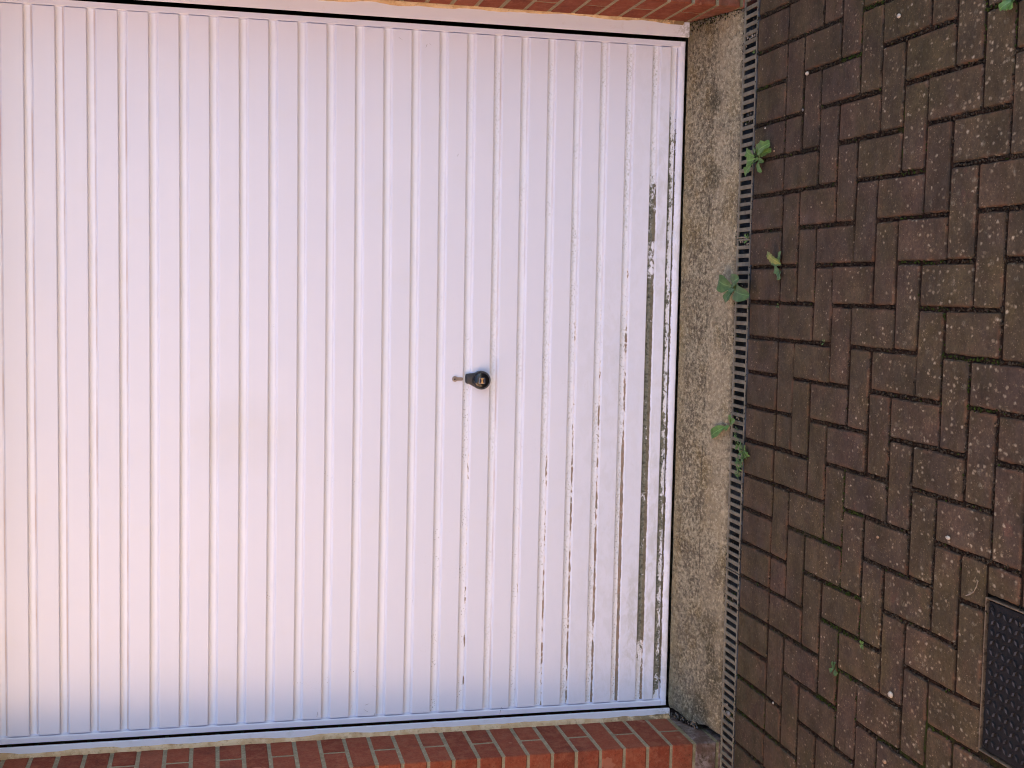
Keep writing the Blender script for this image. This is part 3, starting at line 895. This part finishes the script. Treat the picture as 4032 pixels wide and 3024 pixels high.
# moss and crumbs lying in the joints
def joint_segments():
    segs = []
    for r in range(-12, 20):
        for j in range(-2, 13):
            ya, yb = Y0-(j+1)*q, Y0-j*q
            xr_ = BX(r)
            if j < 0 or (j-r) % 4 != 2: segs.append(('x', xr_, ya, yb))      # joint along Y at X = xr_
            xa, xb = BX(r+1), BX(r)
            if j >= 0:
                if (j-r) % 4 != 1 or j == 0: segs.append(('y', yb, xa, xb))  # joint along X at Y = yb
    return segs
def crumbs():
    it = []
    for kind, c, a, b in joint_segments():
        mid = Vector(((c if kind == 'x' else (a+b)/2), ((a+b)/2 if kind == 'x' else c), 0))
        if mid.x < -.35 or mid.x > 2.35 or mid.y < -1.8: continue
        if MX0-.01 < mid.x < MX1+.01 and MY0 < mid.y < MY1+.01: continue
        dens = noise.noise(mid*1.3)+.45+(.35 if kind == 'x' else -.05)
        greenish = noise.noise(mid*3.6+Vector((4, 4, 0)))*1.2+.20*(mid.x < .9)
        for _ in range(int(max(0, dens)*DENS)):
            t = random.uniform(a, b); r = random.uniform(.0011, .0030); off = random.gauss(0, .0026)
            p = (c+off, t) if kind == 'x' else (t, c+off)
            mi = 1 if (greenish > .46 and random.random() < .75) or random.random() < .03 else 0
            it.append(((p[0], p[1], ZG-.0035+random.uniform(0, .0035)), r, (1.1, 1.1, .7), mi))
    o = blobs('moss', it, [M['soil'], M['moss']])
    tag(o, 'dark crumbs and green moss along the joints of the block paving', 'moss', kind='stuff')
DENS = 40
crumbs()

# ------------------------------------------------------------------ channel drain
dr = thing('channel_drain', 'long narrow metal slot drain between concrete threshold and block paving', 'drain', (W/2, -.296, ZG))
DX0, DX1 = -1.6, 3.8
bm = bmesh.new()
for n_, (a, b) in enumerate(((DX0, 1.505), (1.5085, DX1)) if False else ((DX0, DX1),)):
    box(bm, a, b, -.2475, -.2435, ZG-.075, ZG-.001)           # inner wall
    box(bm, a, b, -.3475, -.3435, ZG-.075, ZG-.001)
    box(bm, a, b, -.3430, -.2480, ZG-.080, ZG-.074)
attach(obj('channel', bm, M['channel']), dr)
sect = [DX0, -.49, .509, 1.508, 2.507, DX1]
for a, b in zip(sect, sect[1:]):
    bm = bmesh.new()
    a += .0012; b -= .0012
    box(bm, a, b, -.2568, -.2482, ZG-.004, ZG+.0015, .0008)      # rail on the garage side
    box(bm, a, b, -.3430, -.3372, ZG-.004, ZG+.0005, .0008)      # thin rail on the paving side
    n_ = int(round((b-a)/.025)); pt = (b-a)/n_
    for i in range(n_+1):
        x = a+i*pt; w = .0056*random.uniform(.92, 1.06)
        if i in (0, n_): w = .0050
        xa, xb = max(a, x-w), min(b, x+w)
        fs = box(bm, xa, xb, -.3374, -.2566, ZG-.0045, ZG+.0008, .0011)
        for v in {v for f in fs for v in f.verts}: v.co.z += random.uniform(-.0002, .0002)
    attach(obj('grate', bm, M['grate']), dr)
o = blobs('silt', [((random.uniform(-.4, 2.5), -.2955+random.gauss(-.012, .020), ZG-.070), random.uniform(.003, .010), (1.4, 1, .5), 0) for _ in range(520)], [M['soil']])
tag(o, 'dark silt lying in the bottom of the slot drain', 'silt', kind='stuff')

it = []
rs_ = random.Random(3)
for _ in range(900):        # grit and leaf crumbs lodged in and along the slots
    x = rs_.uniform(-.35, 2.45); d_ = noise.noise(Vector((x*5, 1, 0)))
    if d_ < -.05 and rs_.random() < .8: continue
    if rs_.random() < .55: y, z = -.3395-abs(rs_.gauss(0, .0035)), ZG-.001
    elif rs_.random() < .6: y, z = -.2500+abs(rs_.gauss(0, .003)), ZG+.001
    else: y, z = rs_.uniform(-.335, -.26), ZG-.0035
    it.append(((x, y, z), rs_.uniform(.0010, .0030), (1.2, 1, .7), rs_.choice((0, 0, 0, 1, 2))))
for cx_ in (.071, .42, .98, 1.36, 1.505, 1.86, 2.10):
    for _ in range(38):
        it.append(((cx_+rs_.gauss(0, .012), rs_.gauss(-.300, .016), ZG-.004+rs_.random()*.003), rs_.uniform(.0015, .0042), (1.2, 1.2, .6), rs_.choice((0, 0, 1, 3))))
o = blobs('grit', it, [M['soil'], M['moss'], M['brass'], M['twig']])
tag(o, 'grit and leaf crumbs lodged in and along the drain slots', 'grit', kind='stuff')

# ------------------------------------------------------------------ inspection cover
cv = thing('inspection_cover', 'dark square inspection cover with raised lozenge tread and a thin tan rim', 'manhole cover', ((MX0+MX1)/2, (MY0+MY1)/2, ZG))
bm = bmesh.new(); t = .0030; e = .0015
x0, x1, y0, y1 = MX0+e, MX1-e, MY0+e, MY1-e
box(bm, x0, x1, y1-t, y1, ZG-.02, ZG+.0010, .0006); box(bm, x0, x1, y0, y0+t, ZG-.02, ZG+.0010, .0006)
box(bm, x0, x0+t, y0+t+.0002, y1-t-.0002, ZG-.02, ZG+.0010, .0006); box(bm, x1-t, x1, y0+t+.0002, y1-t-.0002, ZG-.02, ZG+.0010, .0006)
attach(obj('rim', bm, M['brass']), cv)
bm = bmesh.new()
g = t+.0035; px0, px1, py0, py1 = x0+g, x1-g, y0+g, y1-g
box(bm, px0, px1, py0, py1, ZG-.018, ZG-.0038, .0012)
for i in range(14):
    for j in range(15):
        x = px0+.020+i*(px1-px0-.04)/13; y = py0+.018+j*(py1-py0-.036)/14
        for sgn in ((1,) if (i+j) % 2 else (-1,)):
            L, Wd = .0098, .0046
            a = sgn*math.radians(45); ca, sa = math.cos(a), math.sin(a)
            base = [(-L, 0), (0, -Wd), (L, 0), (0, Wd)]
            lo_ = [bm.verts.new((x+u*ca-v*sa, y+u*sa+v*ca, ZG-.0040)) for u, v in base]
            up = [bm.verts.new((x+.72*(u*ca-v*sa), y+.72*(u*sa+v*ca), ZG-.0004)) for u, v in base]
            bm.faces.new(up).material_index = 1
            for k in range(4): bm.faces.new((lo_[k], lo_[(k+1) % 4], up[(k+1) % 4], up[k]))
M['coverwear'] = mat_simple('cover_worn_tread', (.030, .030, .036), .6, var=.5, scale=30, bump=.5, spec=.3)
plate = obj('plate', bm, [M['cover'], M['coverwear']]); attach(plate, cv)
for (x, y) in ((px1-.014, py1-.012), (px0+.014, py1-.012), (px1-.014, py0+.012), (px0+.014, py0+.012)):
    bm = bmesh.new(); lathe(bm, [(.0078, -.004), (.0078, .0004), (.0062, .0004), (.0058, -.0022), (.0050, -.0022), (.0046, -.0004), (.0030, .0002)], 20, (x, y, ZG-.0012), axis='z')
    bmesh.ops.recalc_face_normals(bm, faces=bm.faces)
    attach(obj('corner_screw', bm, M['cover']), cv)

# ------------------------------------------------------------------ weeds
def leaf(verts, faces, mid, base, tip, width, kind='oval', lift=.3, droop=0, curl=.12):
    base = Vector(base); tip = Vector(tip); d = tip-base; L = d.length
    side = d.cross(Vector((0, 0, 1))).normalized()
    NS = 22 if kind != 'oval' else 16
    b0 = len(verts)
    for i in range(NS+1):
        t = i/NS
        if kind == 'oval':      # stalk then blade
            w = 0.03 if t < .22 else 1.25*max(0, 1-((t-.61)/.395)**2)**.5
        elif kind == 'lobed':
            env = .10+.90*sm(.05, .65, t)*math.sqrt(max(0, 1-((t-.62)/.40)**2)) if t > .22 else .10+.35*t
            w = env*(.62+.38*abs(math.sin(t*math.pi*4.6)))
        else:                   # strap with toothed edge
            w = math.sin(math.pi*(t*.92+.06))**.7*(.86+.14*math.sin(t*40))
        w *= width/2
        c = base+d*t+Vector((0, 0, L*lift*4*t*(1-t)*.5-droop*t*t))
        wob = .06*width*math.sin(t*9+base.x*50)
        for k, s in enumerate((-1, -.5, 0, .5, 1)):
            verts.append(tuple(c+side*(s*w+wob*.3)+Vector((0, 0, curl*abs(s)*w*2+.05*width*math.sin(t*14+s*3)*abs(s)))))
            mid.append(abs(s))
    for i in range(NS):
        for k in range(4):
            a = b0+i*5+k; faces.append((a, a+1, a+6, a+5))

def weed(name, label, loc, leaves, mat, group=None):
    w = thing(name, label, 'weed', loc, group)
    for (tip, width, kind, lift) in leaves:
        verts = []; faces = []; mid = []
        b = Vector((0, 0, .001))
        leaf(verts, faces, mid, b, Vector(tip)-Vector(loc), width, kind, lift)
        me = bpy.data.meshes.new('leaf'); me.from_pydata(verts, [], faces); set_attr(me, 'mid', mid)
        m = mat if not isinstance(mat, list) else random.choice(mat)
        o = obj('leaf', me, m, w)
        for p in me.polygons: p.use_smooth = True
    return w
g_ = ZG
weed('weed', 'rosette of pale green toothed leaves lying over the slot drain near its right end', (1.7338, -.388, g_),
     [((1.7611, -.3382, -.069), .030, 'lobed', .25), ((1.7291, -.345, -.069), .034, 'lobed', .2), ((1.6878, -.3267, -.074), .034, 'lobed', .25),
      ((1.7536, -.4258, -.059), .017, 'oval', .3), ((1.7722, -.4371, -.069), .018, 'lobed', .3), ((1.7651, -.500, -.069), .040, 'lobed', .3),
      ((1.748, -.49, -.079), .024, 'lobed', .2), ((1.6918, -.4294, -.079), .017, 'oval', .2), ((1.720, -.44, -.080), .012, 'oval', .2)], M['leafg'])
weed('weed', 'low weed with yellowing mottled leaves in a paving joint near the drain', (1.4287, -.5580, g_),
     [((1.4640, -.508, -.069), .026, 'strap', .25), ((1.4417, -.515, -.077), .024, 'strap', .2), ((1.4640, -.5746, -.079), .014, 'oval', .2),
      ((1.4500, -.560, -.080), .012, 'oval', .2)], [M['leafy'], M['leafd']])
weed('weed', 'small dark leafed seedling beside the yellowing weed', (1.4100, -.5600, g_),
     [((1.3870, -.5733, -.080), .022, 'oval', .2), ((1.4162, -.5316, -.081), .018, 'oval', .2), ((1.398, -.548, -.081), .014, 'oval', .2)], M['leafd'])
weed('weed', 'clump of round dark green leaves rising from the slot drain onto the concrete', (1.3600, -.2620, g_),
     [((1.3830, -.208, -.050), .044, 'oval', .3), ((1.3900, -.365, -.048), .036, 'oval', .3), ((1.3400, -.415, -.060), .040, 'oval', .3),
      ((1.3180, -.236, -.062), .030, 'oval', .3), ((1.3480, -.300, -.070), .020, 'oval', .2), ((1.3690, -.228, -.068), .018, 'oval', .2), ((1.349, -.248, -.066), .016, 'oval', .2)], M['leafd'])
weed('weed', 'weed at the drain rail with one long oval leaf lying on the concrete', (.9481, -.2500, g_),
     [((.9030, -.170, -.058), .027, 'oval', .25), ((.9802, -.2850, -.072), .016, 'oval', .2), ((.9692, -.3100, -.074), .018, 'oval', .2), ((.930, -.236, -.074), .014, 'oval', .2)], M['leafg'])
# trailing fern-like weed along the drain
tw = thing('weed', 'feathery trailing weed growing along the outer edge of the drain slots', 'weed', (.874, -.345, g_))
path = [(.9352, -.3143), (.9148, -.316), (.897, -.3310), (.8872, -.3620), (.8815, -.3800), (.8692, -.3640), (.8500, -.346), (.8342, -.3350), (.8150, -.328), (.8057, -.325)]
for i, (x, y) in enumerate(path):
    verts = []; faces = []; mid = []
    for k in range(17 if 2 < i < 7 else 10):
        a = random.uniform(0, 2*math.pi); L = random.uniform(.011, .024 if 2 < i < 7 else .016)
        bx, by = x-.874+random.uniform(-.006, .006), y+.345+random.uniform(-.006, .006)
        leaf(verts, faces, mid, (bx, by, .003+random.random()*.006), (bx+L*math.cos(a), by+L*math.sin(a), .004+random.random()*.014), L*.42, 'lobed', .3)
    me = bpy.data.meshes.new('leaf'); me.from_pydata(verts, [], faces); set_attr(me, 'mid', mid)
    obj('leaf', me, M['leafg'] if i % 3 else M['leafd'], tw)
def sprout(label, x, y, n, L, mat, group=None, h=.006):
    lv = []
    for k in range(n):
        a = random.uniform(0, 2*math.pi); l = L*random.uniform(.6, 1.1)
        lv.append(((x+l*math.cos(a), y+l*math.sin(a), g_+h*random.uniform(.5, 1.6)), l*.5, 'oval', .3))
    return weed('weed', label, (x, y, g_), lv, mat, group)
sprout('green weed at the far right corner of the paving, farthest from the drain', 1.930, -1.572, 12, .030, M['leafg'], h=.012)
sprout('pale blue-green rosette in a joint left of the middle of the paving', .4086, -.9577, 8, .020, M['leafd'])
sprout('tiny seedlings in a mossy joint between the rosette and the inspection cover', .5079, -1.0950, 7, .013, M['leafg'])
sprout('tiny pale seedling at a joint corner in the middle of the paving', 1.2252, -.8344, 3, .010, M['leafg'])
sprout('tiny seedling in the joint below the yellowing weed', 1.3150, -.5560, 4, .009, M['leafg'])
sprout('slender sprout standing in the drain slots between the two larger drain weeds', 1.5030, -.3400, 4, .016, M['leafg'], h=.010)
sprout('tiny sprout in the drain slots near the right brick jamb', 2.0400, -.3380, 3, .009, M['leafg'])

# grass blades and straw at the right-hand corner
def blade(verts, faces, p0, p1, w, sag):
    p0 = Vector(p0); p1 = Vector(p1); d = p1-p0; s = d.cross(Vector((0, 0, 1))).normalized()*w/2
    b = len(verts); n = 8
    for i in range(n+1):
        t = i/n; c = p0+d*t+Vector((0, 0, sag*4*t*(1-t)))
        ww = 1-.6*t
        for k in range(3):
            a = k*2*math.pi/3
            verts.append(tuple(c+s*ww*math.cos(a)+Vector((0, 0, w/2*ww*math.sin(a)))))
    for i in range(n):
        for k in range(3):
            a = b+i*3+k; c2 = b+i*3+(k+1) % 3; faces.append((a, c2, c2+3, a+3))
verts = []; faces = []
for k in range(26):
    x = 2.175-random.random()*.03; y = -.05-random.random()*.14
    z = -.0075+.335*y+.003
    a = random.uniform(0, 6.28); L = random.uniform(.012, .045)
    blade(verts, faces, (x, y, z), (x-abs(L*math.cos(a)), y+L*math.sin(a), z+.335*L*math.sin(a)+.002), .0011, random.uniform(.001, .006))
blade(verts, faces, (2.150, -.118, -.043), (2.088, -.135, -.051), .0020, .006)
blade(verts, faces, (2.098, -.066, -.028), (2.070, -.046, -.021), .0013, .003)
me = bpy.data.meshes.new('dry_grass'); me.from_pydata(verts, [], faces)
tag(obj('dry_grass', me, M['straw']), 'wisps of dry grass at the foot of the right brick jamb', 'dry grass', kind='stuff')

def pebble(x, y, s, mat, label):
    bm = bmesh.new(); bmesh.ops.create_icosphere(bm, subdivisions=2, radius=s)
    sx, sy, sz = random.uniform(.7, 1), random.uniform(.9, 1.4), random.uniform(.5, .7)
    for v in bm.verts:
        k = 1+.18*noise.noise(v.co*(1.6/s)+Vector((x*9, y*9, 0)))
        v.co = Vector((v.co.x*sx*k, v.co.y*sy*k, v.co.z*sz*k))
    o = obj('pebble', bm, mat); o.location = (x, y, g_+s*sz*.8); smooth(o, 60)
    tag(o, label, 'pebble', 'loose pebbles on the paving')
pebble(1.986, -1.137, .0058, M['stone_white'], 'pale pebble on the paving toward the top edge, away from the drain')
pebble(1.9282, -.6815, .0065, M['stone_white'], 'cream pebble in a paving joint right of the toothed rosette')
pebble(1.8358, -.6609, .0045, M['stone_grey'], 'grey pebble just left of the cream one')
pebble(1.8156, -.4245, .0040, M['stone_white'], 'small white pebble between the drain and the toothed rosette')
pebble(1.7450, -.4900, .0042, M['stone_tan'], 'small red-tan crumb beside the tip of the toothed rosette')
pebble(.4300, -1.2300, .0085, M['stone_white'], 'largest white pebble, left of the middle of the paving')
pebble(.2650, -1.2150, .0055, M['stone_tan'], 'tan pebble lower left of the largest white pebble')
pebble(.8360, -1.4300, .0060, M['stone_white'], 'white pebble above the inspection cover')
pebble(.7800, -1.1400, .0045, M['stone_tan'], 'tan crumb in a joint near the middle of the paving')
pebble(.2050, -.6100, .0040, M['stone_white'], 'white crumb near the drain, toward the left brick jamb')
pebble(.3430, -1.5450, .0070, M['stone_tan'], 'pinkish pebble left of the inspection cover')
verts = []; faces = []
pts = [(.7700, -1.545), (.757, -1.542), (.744, -1.533), (.735, -1.520), (.729, -1.505)]
for a, b in zip(pts, pts[1:]): blade(verts, faces, (*a, g_+.003), (*b, g_+.003), .0034, .0005)
me = bpy.data.meshes.new('twig'); me.from_pydata(verts, [], faces)
tag(obj('twig', me, M['twig']), 'short curved pale twig beside the corner of the inspection cover', 'twig')
# stone caught in the grate and a brown leaf stain stone
bm = bmesh.new(); bmesh.ops.create_icosphere(bm, subdivisions=2, radius=.011)
for v in bm.verts: v.co = Vector((v.co.x*.8, v.co.y*1.2, v.co.z*.5))*(1+.2*noise.noise(v.co*120))
o = obj('pebble', bm, M['stone_grey']); o.location = (.0710, -.305, g_+.003); smooth(o, 60)
tag(o, 'rough grey stone caught on the drain bars at the left end', 'pebble', 'loose pebbles on the paving')

# small scars, splashes and bits of cobweb on the door and frame (things one can see as dirt): thin threads
def threads(parent):
    verts = []; faces = []
    def th(x0, z0, x1, z1, y, w=.0010):
        blade(verts, faces, (x0, y, z0), (x1, y-.0004, z1), w, .0)
    S = [(2.085, .9050, 2.078, .893), (2.071, .8190, 2.060, .8230), (2.0725, .812, 2.0685, .806),
         (2.095, .277, 2.100, .262), (2.088, .262, 2.091, .255), (2.036, .256, 2.040, .245),
         (2.024, .1900, 2.026, .180), (.030, 1.130, .045, 1.128), (.0365, .9750, .045, .987), (.058, .983, .0620, .9700), (.0225, .955, .031, .953),
         (.1180, .9600, .113, .945), (.0180, .5540, .005, .5570), (.0260, .552, .020, .548), (1.7500, .7190, 1.742, .7220),
         (1.628, .0050, 1.622, .010), (1.626, .010, 1.630, .0130)]
    for s in S: th(*s, -.0012)
    me = bpy.data.meshes.new('cobweb'); me.from_pydata(verts, [], faces)
    o = obj('cobweb', me, M['hole']); attach(o, parent); o['kind'] = 'stuff'; o['label'] = 'dark scraps of cobweb and grit stuck to the ribs'
threads(door)

# ------------------------------------------------------------------ neighbours outside the frame; the two warm ones are added to throw light back
def building(name, label, x0, x1, y0, y1, h, mat, wins, ridge='x'):
    hs = thing(name, label, 'house', ((x0+x1)/2, (y0+y1)/2, ZG))
    bm = bmesh.new(); box(bm, x0, x1, y0, y1, -.2, h); attach(obj('wall', bm, mat), hs)
    o = .25; bm = bmesh.new(); mx, my = (x0+x1)/2, (y0+y1)/2
    v = [bm.verts.new(c) for c in ((x0-o, y0-o, h+.01), (x1+o, y0-o, h+.01), (x1+o, y1+o, h+.01), (x0-o, y1+o, h+.01))]
    if ridge == 'x': r = [bm.verts.new((x0-o, my, h+2.2)), bm.verts.new((x1+o, my, h+2.2))]; F = ((0, 1, 5, 4), (2, 3, 4, 5), (1, 2, 5), (3, 0, 4), (0, 3, 2, 1))
    else: r = [bm.verts.new((mx, y0-o, h+2.2)), bm.verts.new((mx, y1+o, h+2.2))]; F = ((0, 4, 5, 3), (1, 2, 5, 4), (0, 1, 4), (2, 3, 5), (0, 3, 2, 1))
    v += r
    for f in F: bm.faces.new([v[k] for k in f])
    attach(obj('roof', bm, M['roof']), hs)
    for w in wins:
        bm = bmesh.new(); box(bm, *w); attach(obj('window', bm, M['glass']), hs)
    return hs
building('house', 'unseen warm rendered block added left of the garage to bounce light onto the door', -9.5, -1.62, -4.4, -.30, 5.2, M['render'], [(-1.63, -1.59, -4.1, -3.3, .9, 2.0)], 'y')  # unseen; placed and coloured to throw warm light on the door
building('house', 'unseen warm rendered block added across the drive to bounce light, left of the pale house', -9, -2.8, -15, -9.5, 4.6, M['render'], [(x, x+1.3, -9.51, -9.47, z, z+1.2) for x in (-7.5, -5.0) for z in (.9, 3.1)])  # unseen; added to bring warm light to the door's left margin
building('house', 'pale house across the drive facing the garage', -7, 9, -27, -19, 5.4, M['far'], [(x, x+1.3, -19.01, -18.97, z, z+1.2) for x in (-5, -1, 3, 6.5) for z in (.9, 3.6)])

# ------------------------------------------------------------------ light
SUN_EL, SUN_AZ = 31.0, 58.0     # sun stands behind the garage
az = math.radians(SUN_AZ); el = math.radians(SUN_EL)
sd = Vector((math.sin(az)*math.cos(el), math.cos(az)*math.cos(el), math.sin(el)))   # direction to the sun
wd = bpy.data.worlds.new('World'); SC.world = wd; wd.use_nodes = True
nt = wd.node_tree; bg = nt.nodes['Background']
sky = nt.nodes.new('ShaderNodeTexSky'); sky.sky_type = 'NISHITA'; sky.sun_disc = False
sky.sun_elevation = el; sky.sun_rotation = az
sky.air_density = 1.0; sky.dust_density = 2.0; sky.ozone_density = 1.0
hs_ = nt.nodes.new('ShaderNodeHueSaturation'); hs_.inputs['Saturation'].default_value = 1.0; nt.links.new(sky.outputs[0], hs_.inputs['Color']); nt.links.new(hs_.outputs[0], bg.inputs['Color']); bg.inputs['Strength'].default_value = .13
sl = bpy.data.lights.new('sun', 'SUN'); sl.energy = 5.0; sl.angle = math.radians(.5); sl.color = (1, .93, .83)
so = bpy.data.objects.new('sun', sl); COL.objects.link(so); so.rotation_euler = sd.to_track_quat('Z', 'Y').to_euler()

# ------------------------------------------------------------------ camera (held sideways: the world's up is the picture's left)
Rr = [[0.019627821759375413, -0.22764676287083263, -0.9735459413748314], [-0.9969280331422132, -0.0783025816460882, -0.001789537022584201], [-0.07582377825049143, 0.9705903652221062, -0.22848434867585943]]
right, down, fwd = (Vector(v) for v in Rr)
cam = bpy.data.cameras.new('camera'); co = bpy.data.objects.new('camera', cam); COL.objects.link(co)
m3 = Matrix((right, -down, -fwd)).transposed()
co.matrix_world = Matrix.Translation((1.348796191867304, -3.807292545159551, 1.4339698626901554)) @ m3.to_4x4()
cam.sensor_fit = 'HORIZONTAL'; cam.sensor_width = 36; cam.lens = 4976.8/4032*36
cam.clip_start = .05; cam.clip_end = 800
SC.camera = co
vs_ = SC.view_settings; vs_.view_transform = 'Standard'; vs_.look = 'None'; vs_.gamma = 1; vs_.exposure = 2.1; vs_.use_curve_mapping = False
SC.render.engine = 'CYCLES'; SC.cycles.filter_width = 1.05; SC.cycles.max_bounces = 8; SC.cycles.use_denoising = True
